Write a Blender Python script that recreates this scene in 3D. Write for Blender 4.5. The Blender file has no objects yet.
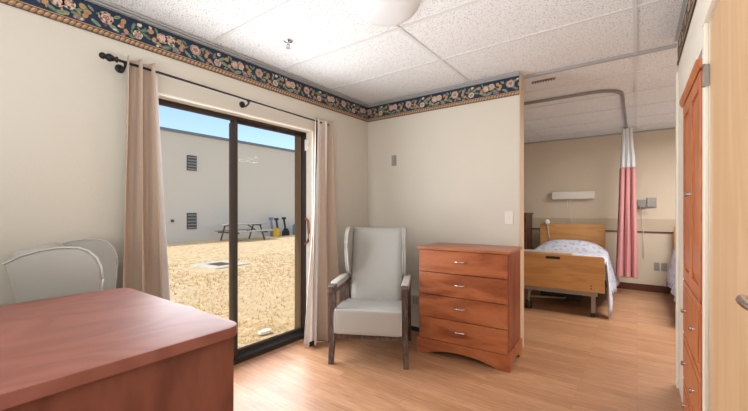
import bpy, bmesh, math, random
from mathutils import Vector, Matrix
random.seed(7)
PI = math.pi
C = bpy.context.scene.collection
R = math.radians

# ------------------------------------------------------------------ materials
def srgb(r, g, b):
    f = lambda c: (c/255/12.92) if c/255 <= 0.04045 else ((c/255+0.055)/1.055)**2.4
    return (f(r), f(g), f(b), 1)

def new_mat(name):
    m = bpy.data.materials.new(name); m.use_nodes = True
    nt = m.node_tree; b = nt.nodes['Principled BSDF']
    return m, nt, b

def N(nt, typ, **kw):
    n = nt.nodes.new(typ)
    for k, v in kw.items():
        setattr(n, k, v)
    return n

def plain(name, col, rough=0.6, metal=0.0, bump=0.0, bscale=80, var=0.06, vscale=3, coat=0):
    m, nt, b = new_mat(name)
    b.inputs['Roughness'].default_value = rough
    b.inputs['Metallic'].default_value = metal
    if coat: b.inputs['Coat Weight'].default_value = coat
    tc = N(nt, 'ShaderNodeTexCoord')
    no = N(nt, 'ShaderNodeTexNoise'); no.inputs['Scale'].default_value = vscale
    no.inputs['Detail'].default_value = 4
    nt.links.new(tc.outputs['Object'], no.inputs['Vector'])
    mx = N(nt, 'ShaderNodeMix', data_type='RGBA')
    mx.inputs[6].default_value = tuple(c*(1-var) for c in col[:3])+(1,)
    mx.inputs[7].default_value = tuple(min(1, c*(1+var)) for c in col[:3])+(1,)
    nt.links.new(no.outputs['Fac'], mx.inputs[0])
    nt.links.new(mx.outputs[2], b.inputs['Base Color'])
    if bump:
        n2 = N(nt, 'ShaderNodeTexNoise'); n2.inputs['Scale'].default_value = bscale
        nt.links.new(tc.outputs['Object'], n2.inputs['Vector'])
        bp = N(nt, 'ShaderNodeBump'); bp.inputs['Strength'].default_value = bump
        bp.inputs['Distance'].default_value = 0.004
        nt.links.new(n2.outputs['Fac'], bp.inputs['Height'])
        nt.links.new(bp.outputs['Normal'], b.inputs['Normal'])
    return m

def wood(name, c1, c2, c3, stretch=(1, 1, 8), scale=2.2, rough=0.35, dist=2.5, rings=5.0, contrast=(0.3, 0.75)):
    """grain runs along the axis with the SMALL stretch value"""
    m, nt, b = new_mat(name)
    b.inputs['Roughness'].default_value = rough
    tc = N(nt, 'ShaderNodeTexCoord')
    mp = N(nt, 'ShaderNodeMapping'); mp.inputs['Scale'].default_value = stretch
    nt.links.new(tc.outputs['Object'], mp.inputs['Vector'])
    n1 = N(nt, 'ShaderNodeTexNoise'); n1.inputs['Scale'].default_value = scale
    n1.inputs['Detail'].default_value = 1.5; n1.inputs['Distortion'].default_value = dist*0.3
    nt.links.new(mp.outputs['Vector'], n1.inputs['Vector'])
    mu = N(nt, 'ShaderNodeMath', operation='MULTIPLY'); mu.inputs[1].default_value = rings*6
    nt.links.new(n1.outputs['Fac'], mu.inputs[0])
    sn = N(nt, 'ShaderNodeMath', operation='SINE'); nt.links.new(mu.outputs[0], sn.inputs[0])
    ma = N(nt, 'ShaderNodeMath', operation='MULTIPLY_ADD'); ma.inputs[1].default_value = 0.16; ma.inputs[2].default_value = 0.5
    nt.links.new(sn.outputs[0], ma.inputs[0])
    n2 = N(nt, 'ShaderNodeTexNoise'); n2.inputs['Scale'].default_value = scale*14
    n2.inputs['Detail'].default_value = 6
    nt.links.new(mp.outputs['Vector'], n2.inputs['Vector'])
    m2 = N(nt, 'ShaderNodeMath', operation='MULTIPLY_ADD'); m2.inputs[1].default_value = 0.35; 
    nt.links.new(n2.outputs['Fac'], m2.inputs[0]); nt.links.new(ma.outputs[0], m2.inputs[2])
    n3 = N(nt, 'ShaderNodeTexNoise'); n3.inputs['Scale'].default_value = 1.6
    nt.links.new(mp.outputs['Vector'], n3.inputs['Vector'])
    m3 = N(nt, 'ShaderNodeMath', operation='MULTIPLY_ADD'); m3.inputs[1].default_value = 0.5
    nt.links.new(n3.outputs['Fac'], m3.inputs[0]); nt.links.new(m2.outputs[0], m3.inputs[2])
    m4 = N(nt, 'ShaderNodeMath', operation='SUBTRACT'); m4.inputs[1].default_value = 0.42
    nt.links.new(m3.outputs[0], m4.inputs[0])
    cr = N(nt, 'ShaderNodeValToRGB')
    e = cr.color_ramp.elements
    e[0].position = contrast[0]; e[0].color = c1
    e[1].position = contrast[1]; e[1].color = c3
    mid = cr.color_ramp.elements.new((contrast[0]+contrast[1])/2); mid.color = c2
    nt.links.new(m4.outputs[0], cr.inputs['Fac'])
    nt.links.new(cr.outputs['Color'], b.inputs['Base Color'])
    return m

M = {}
M['wall'] = plain('wall_paint', srgb(210, 203, 190), 0.75, bump=0.15, bscale=120, var=0.015)
M['wall_far'] = plain('far_wall_paint', srgb(214, 199, 178), 0.75, bump=0.15, bscale=120, var=0.02)
M['band'] = plain('chair_rail_paint', srgb(196, 179, 156), 0.7, var=0.02)
M['trim'] = plain('trim_paint', srgb(236, 232, 222), 0.45, var=0.01)
M['casing'] = plain('cream_casing_paint', srgb(244, 239, 226), 0.45, var=0.01)
M['darkbase'] = plain('dark_baseboard', srgb(88, 44, 30), 0.5, var=0.1)
M['edge'] = plain('wall_corner_guard', srgb(206, 182, 155), 0.6, var=0.02)
M['bronze'] = plain('dark_bronze_metal', srgb(42, 34, 28), 0.6, 0.0, var=0.05)
M['sash'] = plain('brown_bronze_sash', srgb(58, 44, 32), 0.65, var=0.05)
M['sunlit_tan'] = plain('sunlit_tan_metal', srgb(104, 80, 54), 0.7, 0.0, var=0.04)  # lighter tan puts sunlight into the colour of the bronze frame
M['iron'] = plain('black_iron', srgb(42, 38, 42), 0.45, 0.5, var=0.1)
M['chrome'] = plain('chrome', srgb(205, 205, 208), 0.22, 1.0, var=0.02)
M['steel'] = plain('grey_steel', srgb(150, 146, 142), 0.4, 0.7, var=0.06)
M['vinyl'] = plain('grey_green_vinyl', srgb(170, 167, 161), 0.42, bump=0.2, bscale=14, var=0.03)
M['vinyl_warm'] = plain('pale_warm_vinyl', srgb(180, 175, 168), 0.42, bump=0.15, bscale=14, var=0.03)
M['piping'] = plain('white_piping', srgb(188, 186, 180), 0.5, var=0.02)
M['weathered'] = wood('weathered_brown_wood', srgb(62, 48, 43), srgb(84, 67, 60), srgb(106, 90, 82), (6, 6, 1.2), 4, 0.5)
M['cherry_h'] = wood('cherry_wood_horizontal', srgb(122, 62, 34), srgb(166, 94, 56), srgb(188, 118, 78), (0.9, 5, 5), 1.5, 0.33, rings=2.6, contrast=(0.2, 0.9))
M['cherry_v'] = wood('cherry_wood_vertical', srgb(108, 50, 30), srgb(136, 70, 44), srgb(154, 88, 58), (5, 5, 0.9), 1.6, 0.35, rings=2.4, contrast=(0.2, 0.9))
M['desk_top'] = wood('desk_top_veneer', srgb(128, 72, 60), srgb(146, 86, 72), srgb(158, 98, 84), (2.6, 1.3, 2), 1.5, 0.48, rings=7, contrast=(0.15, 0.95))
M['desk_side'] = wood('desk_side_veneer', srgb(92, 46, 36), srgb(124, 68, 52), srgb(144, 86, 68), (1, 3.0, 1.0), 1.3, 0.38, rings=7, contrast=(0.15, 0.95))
M['orange_v'] = wood('orange_stained_wood', srgb(172, 92, 50), srgb(194, 114, 68), srgb(212, 140, 94), (6, 6, 0.8), 2.0, 0.35, contrast=(0.2, 0.9))
M['maple'] = wood('maple_door_veneer', srgb(206, 166, 122), srgb(216, 178, 136), srgb(226, 192, 152), (4, 4, 0.5), 1.3, 0.42, rings=3, contrast=(0.15, 0.95))
M['oak_bed'] = wood('oak_bed_board', srgb(178, 120, 66), srgb(196, 142, 84), srgb(208, 158, 102), (0.7, 5, 6), 2.5, 0.45, rings=3, contrast=(0.15, 0.95))
M['dark_furn'] = wood('dark_furniture_wood', srgb(70, 42, 34), srgb(92, 56, 44), srgb(112, 72, 56), (5, 5, 1), 2, 0.45)
M['curtain'] = plain('tan_curtain_cloth', srgb(190, 168, 150), 0.85, bump=0.1, bscale=300, var=0.03)
M['lining'] = plain('white_curtain_lining', srgb(226, 222, 220), 0.85, var=0.02)
M['pink'] = plain('pink_curtain_cloth', srgb(208, 146, 146), 0.85, var=0.05)
M['sheer'] = plain('white_mesh_cloth', srgb(222, 224, 226), 0.9, var=0.02)
M['grey_plastic'] = plain('grey_plate', srgb(150, 147, 140), 0.5)
M['white_plastic'] = plain('white_plastic', srgb(226, 222, 212), 0.45)
M['heater'] = plain('cream_enamel', srgb(206, 200, 186), 0.5)
M['black'] = plain('black_rubber', srgb(28, 26, 26), 0.6)
M['green'] = plain('green_sticker', srgb(110, 190, 150), 0.5)
M['tilegrid'] = plain('ceiling_grid_metal', srgb(214, 214, 212), 0.5, var=0.01)
M['wallangle'] = plain('grey_wall_angle', srgb(168, 168, 166), 0.5, var=0.01)
M['tbrown'] = plain('tan_cloth', srgb(188, 170, 152), 0.85)
M['yellow'] = plain('yellow_plastic', srgb(224, 180, 40), 0.5)
M['bluegrey'] = plain('blue_grey_plastic', srgb(110, 124, 140), 0.6)
M['concrete'] = plain('concrete', srgb(206, 196, 176), 0.9, bump=0.5, bscale=60, var=0.08, vscale=10)
M['rust'] = plain('brown_grate', srgb(120, 96, 72), 0.8, var=0.2, vscale=20)
M['bench'] = plain('weathered_grey_timber', srgb(176, 168, 152), 0.8, var=0.12, vscale=12)
M['benchleg'] = plain('dark_steel_legs', srgb(90, 86, 80), 0.7)
M['stucco'] = plain('stucco', srgb(226, 212, 190), 0.9, bump=0.5, bscale=30, var=0.03, vscale=0.6)
M['rooftrim'] = plain('roof_flashing', srgb(122, 130, 138), 0.6)
M['dome'] = plain('frosted_glass_dome', srgb(222, 223, 224), 0.35, var=0.0)
M['copper'] = plain('copper_pull', srgb(150, 92, 66), 0.4, 0.3)

def glass_mat():
    m, nt, b = new_mat('window_glass')
    nt.nodes.remove(b)
    out = nt.nodes['Material Output']
    tr = N(nt, 'ShaderNodeBsdfTransparent'); tr.inputs[0].default_value = (0.97, 0.98, 0.98, 1)
    gl = N(nt, 'ShaderNodeBsdfGlossy'); gl.inputs['Roughness'].default_value = 0.02
    fr = N(nt, 'ShaderNodeFresnel'); fr.inputs[0].default_value = 1.09
    mx = N(nt, 'ShaderNodeMixShader')
    nt.links.new(fr.outputs[0], mx.inputs[0]); nt.links.new(tr.outputs[0], mx.inputs[1]); nt.links.new(gl.outputs[0], mx.inputs[2])
    nt.links.new(mx.outputs[0], out.inputs[0])
    return m
M['glass'] = glass_mat()

def ceiling_mat():
    m, nt, b = new_mat('acoustic_tile')
    b.inputs['Roughness'].default_value = 0.9
    tc = N(nt, 'ShaderNodeTexCoord')
    v = N(nt, 'ShaderNodeTexNoise'); v.inputs['Scale'].default_value = 120; v.inputs['Detail'].default_value = 2.0
    nt.links.new(tc.outputs['Object'], v.inputs['Vector'])
    cr = N(nt, 'ShaderNodeValToRGB'); e = cr.color_ramp.elements
    e[0].position = 0.33; e[0].color = srgb(140, 143, 146); e[1].position = 0.42; e[1].color = srgb(240, 241, 242)
    nt.links.new(v.outputs['Fac'], cr.inputs['Fac'])
    n2 = N(nt, 'ShaderNodeTexNoise'); n2.inputs['Scale'].default_value = 190
    nt.links.new(tc.outputs['Object'], n2.inputs['Vector'])
    mx = N(nt, 'ShaderNodeMix', data_type='RGBA', blend_type='MULTIPLY'); mx.inputs[0].default_value = 0.18
    nt.links.new(cr.outputs['Color'], mx.inputs[6]); nt.links.new(n2.outputs['Fac'], mx.inputs[7])
    nt.links.new(mx.outputs[2], b.inputs['Base Color'])
    return m
M['ceiling'] = ceiling_mat()

def floor_mat():
    m, nt, b = new_mat('oak_plank_floor')
    b.inputs['Roughness'].default_value = 0.38
    tc = N(nt, 'ShaderNodeTexCoord')
    br = N(nt, 'ShaderNodeTexBrick'); br.offset = 0.37; br.squash = 1
    br.inputs['Scale'].default_value = 1.0
    br.inputs['Brick Width'].default_value = 0.92; br.inputs['Row Height'].default_value = 0.076
    br.inputs['Mortar Size'].default_value = 0.0012; br.inputs['Bias'].default_value = 0
    br.inputs['Color1'].default_value = srgb(180, 133, 97); br.inputs['Color2'].default_value = srgb(199, 152, 116)
    br.inputs['Mortar'].default_value = srgb(158, 116, 88)
    nt.links.new(tc.outputs['Object'], br.inputs['Vector'])
    mp = N(nt, 'ShaderNodeMapping'); mp.inputs['Scale'].default_value = (1.2, 16, 1)
    nt.links.new(tc.outputs['Object'], mp.inputs['Vector'])
    n1 = N(nt, 'ShaderNodeTexNoise'); n1.inputs['Scale'].default_value = 4; n1.inputs['Detail'].default_value = 6
    n1.inputs['Roughness'].default_value = 0.65
    nt.links.new(mp.outputs['Vector'], n1.inputs['Vector'])
    cr = N(nt, 'ShaderNodeValToRGB'); e = cr.color_ramp.elements
    e[0].position = 0.3; e[0].color = (0.56, 0.47, 0.40, 1); e[1].position = 0.62; e[1].color = (1.0, 1.0, 1.0, 1)
    nt.links.new(n1.outputs['Fac'], cr.inputs['Fac'])
    mx = N(nt, 'ShaderNodeMix', data_type='RGBA', blend_type='MULTIPLY'); mx.inputs[0].default_value = 0.8
    nt.links.new(br.outputs['Color'], mx.inputs[6]); nt.links.new(cr.outputs['Color'], mx.inputs[7])
    nt.links.new(mx.outputs[2], b.inputs['Base Color'])
    return m
M['floor'] = floor_mat()

def grass_mat():
    m, nt, b = new_mat('dry_grass')
    b.inputs['Roughness'].default_value = 0.95
    tc = N(nt, 'ShaderNodeTexCoord')
    n1 = N(nt, 'ShaderNodeTexNoise'); n1.inputs['Scale'].default_value = 9; n1.inputs['Detail'].default_value = 9
    n1.inputs['Roughness'].default_value = 0.75
    nt.links.new(tc.outputs['Object'], n1.inputs['Vector'])
    cr = N(nt, 'ShaderNodeValToRGB'); e = cr.color_ramp.elements
    e[0].position = 0.36; e[0].color = srgb(168, 132, 84); e[1].position = 0.62; e[1].color = srgb(240, 216, 176)
    k = cr.color_ramp.elements.new(0.48); k.color = srgb(216, 184, 132)
    nt.links.new(n1.outputs['Fac'], cr.inputs['Fac'])
    n2 = N(nt, 'ShaderNodeTexNoise'); n2.inputs['Scale'].default_value = 0.5; n2.inputs['Detail'].default_value = 3
    nt.links.new(tc.outputs['Object'], n2.inputs['Vector'])
    mx = N(nt, 'ShaderNodeMix', data_type='RGBA'); mx.inputs[7].default_value = srgb(222, 196, 152)
    c2 = N(nt, 'ShaderNodeValToRGB'); c2.color_ramp.elements[0].position = 0.45; c2.color_ramp.elements[1].position = 0.62
    c2.color_ramp.elements[1].color = (0.7, 0.7, 0.7, 1)
    nt.links.new(n2.outputs['Fac'], c2.inputs['Fac']); nt.links.new(c2.outputs['Color'], mx.inputs[0])
    nt.links.new(cr.outputs['Color'], mx.inputs[6])
    nt.links.new(mx.outputs[2], b.inputs['Base Color'])
    bp = N(nt, 'ShaderNodeBump'); bp.inputs['Strength'].default_value = 0.8; bp.inputs['Distance'].default_value = 0.05
    nt.links.new(n1.outputs['Fac'], bp.inputs['Height']); nt.links.new(bp.outputs['Normal'], b.inputs['Normal'])
    return m
M['grass'] = grass_mat()

def quilt_mat():
    m, nt, b = new_mat('floral_blue_bedspread')
    b.inputs['Roughness'].default_value = 0.85
    tc = N(nt, 'ShaderNodeTexCoord')
    v = N(nt, 'ShaderNodeTexVoronoi'); v.inputs['Scale'].default_value = 14
    nt.links.new(tc.outputs['Object'], v.inputs['Vector'])
    cr = N(nt, 'ShaderNodeValToRGB'); e = cr.color_ramp.elements
    e[0].position = 0.12; e[0].color = srgb(150, 166, 200); e[1].position = 0.5; e[1].color = srgb(214, 216, 228)
    nt.links.new(v.outputs['Distance'], cr.inputs['Fac'])
    nt.links.new(cr.outputs['Color'], b.inputs['Base Color'])
    return m
M['quilt'] = quilt_mat()
M['sheet'] = plain('pale_blue_sheet', srgb(206, 210, 218), 0.85, var=0.04, vscale=8)

# ------------------------------------------------------------------ mesh helpers
def box(bm, x0, x1, y0, y1, z0, z1, bev=0.0, mi=0, mat=None):
    vs = [bm.verts.new(Vector(p)) for p in
          [(x0,y0,z0),(x1,y0,z0),(x1,y1,z0),(x0,y1,z0),(x0,y0,z1),(x1,y0,z1),(x1,y1,z1),(x0,y1,z1)]]
    fs = [bm.faces.new([vs[i] for i in f]) for f in
          [(3,2,1,0),(4,5,6,7),(0,1,5,4),(1,2,6,5),(2,3,7,6),(3,0,4,7)]]
    for f in fs: f.material_index = mi
    res = vs
    if bev:
        es = list({e for f in fs for e in f.edges})
        r = bmesh.ops.bevel(bm, geom=es+vs, offset=bev, segments=2, profile=0.6, affect='EDGES')
        res = list({v for f in r['faces'] for v in f.verts} | {v for v in vs if v.is_valid})
    if mat is not None:
        bmesh.ops.transform(bm, matrix=mat, verts=res)
    return res

def tube(bm, pts, r, seg=8, mi=0, closed=False):
    pts = [Vector(p) for p in pts]; n = len(pts)
    rs = r if isinstance(r, (list, tuple)) else [r]*n
    rings = []
    up = Vector((0.013, 0.021, 1)).normalized()
    for i, p in enumerate(pts):
        if closed: d = pts[(i+1) % n]-pts[i-1]
        else: d = pts[min(i+1, n-1)]-pts[max(i-1, 0)]
        d.normalize()
        a = d.cross(up)
        if a.length < 0.05: a = d.cross(Vector((1, 0.01, 0)))
        a.normalize(); b = a.cross(d)
        rings.append([bm.verts.new(p+(a*math.cos(2*PI*k/seg)+b*math.sin(2*PI*k/seg))*rs[i]) for k in range(seg)])
    m = n if closed else n-1
    for i in range(m):
        A = rings[i]; B = rings[(i+1) % n]
        for k in range(seg):
            f = bm.faces.new((A[k], A[(k+1) % seg], B[(k+1) % seg], B[k])); f.material_index = mi; f.smooth = True
    if not closed:
        f = bm.faces.new(rings[0][::-1]); f.material_index = mi
        f = bm.faces.new(rings[-1]); f.material_index = mi

def lathe(bm, prof, center=(0,0,0), seg=24, axis='Z'):
    """prof: list of (r, h)"""
    c = Vector(center); rings = []
    for r, h in prof:
        ring = []
        for k in range(seg):
            a = 2*PI*k/seg; x, y = r*math.cos(a), r*math.sin(a)
            p = {'Z': (x, y, h), 'Y': (x, h, y), 'X': (h, x, y)}[axis]
            ring.append(bm.verts.new(c+Vector(p)))
        rings.append(ring)
    for i in range(len(rings)-1):
        for k in range(seg):
            f = bm.faces.new((rings[i][k], rings[i][(k+1) % seg], rings[i+1][(k+1) % seg], rings[i+1][k])); f.smooth = True
    bm.faces.new(rings[0][::-1]); bm.faces.new(rings[-1])

def prism(bm, poly, t0, t1, axis='X', bev=0.0):
    """poly in the plane perpendicular to axis; X:(y,z) Y:(x,z) Z:(x,y)"""
    def P(a, b, t):
        return {'X': (t, a, b), 'Y': (a, t, b), 'Z': (a, b, t)}[axis]
    A = [bm.verts.new(P(a, b, t0)) for a, b in poly]; B = [bm.verts.new(P(a, b, t1)) for a, b in poly]
    n = len(poly); fs = [bm.faces.new(A[::-1]), bm.faces.new(B)]
    sf = []
    for i in range(n):
        sf.append(bm.faces.new((A[i], A[(i+1) % n], B[(i+1) % n], B[i])))
    if bev:
        es = list({e for f in fs for e in f.edges})
        bmesh.ops.bevel(bm, geom=es, offset=bev, segments=3, profile=0.6, affect='EDGES')

def obj(name, bm, mats, parent=None, smooth=None, loc=None):
    bmesh.ops.recalc_face_normals(bm, faces=bm.faces)
    me = bpy.data.meshes.new(name); bm.to_mesh(me); bm.free()
    if not isinstance(mats, (list, tuple)): mats = [mats]
    for m in mats: me.materials.append(m)
    if smooth is not None:
        for p in me.polygons: p.use_smooth = True
        me.set_sharp_from_angle(angle=R(smooth))
    o = bpy.data.objects.new(name, me); C.objects.link(o)
    if parent: o.parent = parent
    if loc: o.location = loc
    return o

def tag(o, label, cat, group=None, kind=None):
    o['label'] = label; o['category'] = cat
    if group: o['group'] = group
    if kind: o['kind'] = kind
    return o

def thing(name, label, cat, loc=(0,0,0), rz=0, group=None):
    o = bpy.data.objects.new(name, None); C.objects.link(o)
    o.location = loc; o.rotation_euler = (0, 0, rz); o.empty_display_size = 0.1
    return tag(o, label, cat, group)

def BX(*a, **k):
    bm = bmesh.new(); box(bm, *a, **k); return bm

def struct(name, bm, m, label, parent=None, cat=None, smooth=None):
    o = obj(name, bm, m, parent, smooth)
    if parent is None:
        o['kind'] = 'structure'; o['label'] = label; o['category'] = cat or name.split('_')[0]
    return o

# ------------------------------------------------------------------ dimensions
H = 2.515                      # ceiling
XW = -2.572                    # window wall
YB = 3.377; YB2 = 3.515        # back wall of the room and its far face
XE = -0.848                    # free end of back wall
YF = 7.05                      # far wall
XR = 0.24                      # right wall
YN = -1.5; XV = 1.5; YV = 1.03
DY0, DY1 = 1.00, 2.50         # patio door opening
DZ = 2.057

# ------------------------------------------------------------------ setting
struct('floor', BX(XW-0.12, 2.3, YN, YF, -0.08, 0), M['floor'], 'pale oak plank laminate floor running through both rooms')
struct('ceiling', BX(XW, 2.3, YN, YF, H, H+0.08), M['ceiling'], 'white speckled acoustic tile ceiling')
bm = bmesh.new()                                             # window wall with the patio door opening
box(bm, XW-0.25, XW, YN-0.15, DY0, -0.15, H+0.3)
box(bm, XW-0.25, XW, DY1, YF+0.15, -0.15, H+0.3)
box(bm, XW-0.25, XW, DY0, DY1, DZ, H+0.3)
struct('wall_left', bm, M['wall'], 'cream wall holding the sliding patio door')
bm = bmesh.new()
box(bm, XW, XE-0.012, YB, YB2, 0, H)
box(bm, XE-0.012, XE, YB, YB2, 0, H, 0.003, mi=1)
struct('wall_back', bm, [M['wall'], M['edge']], 'cream partition wall behind the armchair and chest of drawers')
struct('wall_far', BX(XW, 2.3, YF, YF+0.12, 0, H), M['wall_far'], 'beige wall behind the hospital beds')
for args, lb in (((XR, XR+0.55, YV, 1.18, 0, H), 'cream wall pier on the near side of the maple door'),
                 ((XR, XR+0.12, 1.18, 2.02, 2.05, H), 'cream wall above the maple door'),
                 ((XR, XR+0.55, 2.02, 2.075, 0, H), 'narrow cream pier between the maple door and the wardrobe'),
                 ((XR, XR+0.55, 2.075, 2.81, 1.965, H), 'cream wall above the built in wardrobe'),
                 ((XR, XR+0.55, 2.81, 3.40, 0, H), 'cream wall pier between the wardrobe and the bed room')):
    struct('wall_right', BX(*args), M['casing'], lb)
struct('wall_closet', BX(XR+0.55, 2.3, 3.30, 3.40, 0, H), M['wall'], 'cream wall on the near side of the bed room')
struct('wall_side', BX(2.3, 2.42, 3.3, YF, 0, H), M['wall_far'], 'beige side wall of the bed room')
struct('wall_entry', BX(XV, XV+0.1, YN, YV, 0, H), M['wall'], 'cream wall of the entry')
struct('wall_entry_end', BX(XR+0.55, XV, YV, YV+0.1, 0, H), M['wall'], 'cream end wall of the entry')
struct('wall_near', BX(XW, XV, YN-0.1, YN, 0, H), M['wall'], 'cream wall behind the viewer')
# far wall rail band and baseboard
bm = bmesh.new(); box(bm, XW, 2.3, YF-0.018, YF, 0.935, 1.13, 0.003); box(bm, XW, 2.3, YF-0.022, YF, 0.918, 0.934, mi=1)
struct('trim_1', bm, [M['band'], M['darkbase']], 'tan protective rail band on the far wall')
struct('baseboard_far', BX(XW, 2.3, YF-0.02, YF, 0, 0.105, 0.004), M['darkbase'], 'dark reddish baseboard of the far wall')
struct('baseboard_back', BX(-0.9, XE, YB-0.012, YB, 0, 0.09, 0.003), M['wall'], 'cream baseboard at the free end of the back wall')

# ceiling grid bars
bm = bmesh.new()
def gy(y, x0, x1): box(bm, x0, x1, y-0.012, y+0.012, H-0.006, H)
def gx(x, y0, y1): box(bm, x-0.012, x+0.012, y0, y1, H-0.0065, H)
for k in range(-3, 3+1):
    y = 2.07+0.646*k
    if y < YB-0.2: gy(y, XW+.02, XR if y > YV else XV)
for k in range(3, 8): gy(2.07+0.646*k, XW+.02, 2.28)
for x in (-1.31, -0.01):
    gx(x, YN, YB if x < XE else YF)
gx(1.26, 3.4, YF); gx(-1.31, YB2, YF)
struct('trim_2', bm, M['tilegrid'], 'white metal grid bars of the tiled ceiling', cat='ceiling grid')
bm = bmesh.new()
box(bm, XW, XW+0.035, YN, YB, H-0.019, H-0.006); box(bm, XW, XW+0.02, YN, YB, H-0.031, H-0.021)
box(bm, XW+.035, XE, YB-0.035, YB, H-0.019, H-0.006); box(bm, XW+.02, XE, YB-0.02, YB, H-0.031, H-0.021)
box(bm, XE, XR, YB2-0.02, YB2+0.015, H-0.02, H-0.002)
box(bm, XW, 2.3, YF-0.03, YF, H-0.02, H-0.002)
box(bm, XR-0.02, XR, YV, 3.40, H-0.019, H-0.006)
struct('trim_3', bm, M['wallangle'], 'grey metal angle where the ceiling meets the walls', cat='ceiling edge')

# ------------------------------------------------------------------ floral wallpaper border
PAL = [srgb(28, 46, 70), srgb(200, 160, 144), srgb(150, 96, 90), srgb(222, 200, 178), srgb(96, 120, 96),
       srgb(130, 150, 122), srgb(178, 138, 98), srgb(136, 112, 128), srgb(158, 124, 92), srgb(98, 72, 56), srgb(200, 166, 128)]
BM_ = [plain('border_%s' % n, c, 0.8, var=0.08, vscale=30) for n, c in zip(
    ['navy','rose','dark_rose','cream','green','light_green','gold','mauve','rope','rope_dark','rope_light'], PAL)]  # rope browns, pale and dark, are printed border colours
def border(name, label, p0, d, n, length, zb, hgt=0.173, phase=0.0, mirror=1):
    bm = bmesh.new(); p0 = Vector(p0); d = Vector(d); n = Vector(n)
    def P(s, z, l): return p0 + d*s + Vector((0, 0, zb+z)) + n*(0.002+0.0004*l)
    def blob(s, z, a, b, rot, l, mi, seg=9, wob=0.12):
        pts = []
        for k in range(seg):
            t = 2*PI*k/seg; w = 1+random.uniform(-wob, wob)
            x, y = a*w*math.cos(t), b*w*math.sin(t)
            ss = s+x*math.cos(rot)-y*math.sin(rot); zz = z+x*math.sin(rot)+y*math.cos(rot)
            pts.append((min(max(ss, 0), length), min(max(zz, 0.0), hgt)))
        f = bm.faces.new([bm.verts.new(P(q[0], q[1], l)) for q in pts]); f.material_index = mi
    def quad(s0, s1, z0, z1, l, mi):
        f = bm.faces.new([bm.verts.new(P(s, z, l)) for s, z in ((s0,z0),(s1,z0),(s1,z1),(s0,z1))]); f.material_index = mi
    quad(0, length, 0, hgt, 0, 0)
    quad(0, length, 0.0, 0.036, 9, 9)
    s = 0.0; k = 0
    while s < length:
        e = min(s+0.03, length)
        blob((s+e)/2, 0.018, 0.019, 0.0095, 0.75, 10+(k % 2), 8, 8, 0.03)
        blob((s+e)/2-0.002, 0.022, 0.011, 0.0045, 0.75, 12+(k % 2), 10, 7, 0.03)
        s += 0.027; k += 1
    quad(0, length, 0.036, 0.0395, 9, 10)
    def rose(s, z, r, c1=1, c2=2, c3=3):
        if s < -r or s > length+r: return
        for k in range(6):
            a = k*PI/3+random.random()*0.3
            blob(s+r*0.55*math.cos(a), z+r*0.5*math.sin(a), r*0.52, r*0.42, a+PI/2, 4, c1)
        for k in range(5):
            a = k*2*PI/5+0.4
            blob(s+r*0.5*math.cos(a), z+r*0.45*math.sin(a), r*0.30, r*0.12, a+PI/2, 5, c3)
        blob(s, z, r*0.42, r*0.38, 0, 6, c2)
        for k in range(3):
            a = k*2*PI/3
            blob(s+r*0.2*math.cos(a), z+r*0.2*math.sin(a), r*0.2, r*0.08, a+PI/2, 7, c1)
    def leaf(s, z, L, rot, mi=4):
        if s < -L or s > length+L: return
        blob(s, z, L, L*0.38, rot, 2, mi, 8, 0.15)
        blob(s, z, L*0.7, L*0.1, rot, 3, 5 if mi == 4 else 4, 6)
    T = 0.54; rg_ = random.Random(11)
    s = -T+phase
    while s < length+T:
        rose(s+0.02, 0.115, 0.040)
        for q in ((.06,.07,.03,-.5),(-.03,.065,.028,2.6),(.075,.14,.024,.5),(-.055,.14,.02,2.4)): leaf(s+q[0], q[1], q[2], q[3], random.choice((4,5)))
        for q in ((.10,.10),(.125,.075),(.11,.13)): blob(s+q[0], q[1], .018, .014, random.random()*3, 3, 6)
        rose(s+0.19, 0.080, 0.030, 3, 2, 1)
        for q in ((.165,.125,.026,1.2),(.225,.12,.028,.5),(.24,.09,.028,-.4),(.15,.06,.022,2.5)): leaf(s+q[0], q[1], q[2], q[3], random.choice((4,5)))
        blob(s+.20, .145, .016, .012, .3, 3, 3); blob(s+.265, .13, .02, .016, .3, 3, 6); blob(s+.285, .085, .018, .013, 1, 3, 6)
        rose(s+0.335, 0.112, 0.036, 1, 3, 3); rose(s+0.385, 0.118, 0.033, 3, 1, 1)
        for q in ((.31,.065,.03,2.7),(.36,.06,.034,.3),(.42,.075,.03,-.3),(.30,.145,.022,2.0)): leaf(s+q[0], q[1], q[2], q[3], random.choice((4,5)))
        for q in ((.445,.13),(.47,.11),(.46,.085)): blob(s+q[0], q[1], .019, .014, random.random()*3, 3, 6)
        blob(s+.44, .055, .018, .01, .2, 3, 7); blob(s+.415, .06, .014, .01, .9, 3, 7); blob(s+.11, .05, .014, .01, .2, 3, 7)
        for _ in range(16):
            leaf(s+rg_.uniform(0, T), rg_.uniform(.048, .155), rg_.uniform(.010, .019), rg_.uniform(0, 6), rg_.choice((4,5,4,5)))
        for _ in range(18):
            a_, b_ = rg_.uniform(0, T), rg_.uniform(.05, .155)
            if -0.02 < s+a_ < length+0.02: blob(s+a_, b_, rg_.uniform(.006, .013), rg_.uniform(.004, .008), rg_.uniform(0, 6), 3.5, rg_.choice((6, 6, 9, 3, 7, 2)), 6, .25)
        s += T
    # keep vertices inside the strip
    o = obj(name, bm, BM_)
    o['kind'] = 'structure'; o['label'] = label; o['category'] = 'wallpaper border'
    return o
ZB = 1.27+0.2858*0+1.213-0.045-0.173
ZB = 2.309
border('trim_4', 'floral rose wallpaper border on navy ground above the patio door', (XW, YN, 0), (0,1,0), (1,0,0), YB-YN-0.004, ZB, phase=0.1)
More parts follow.
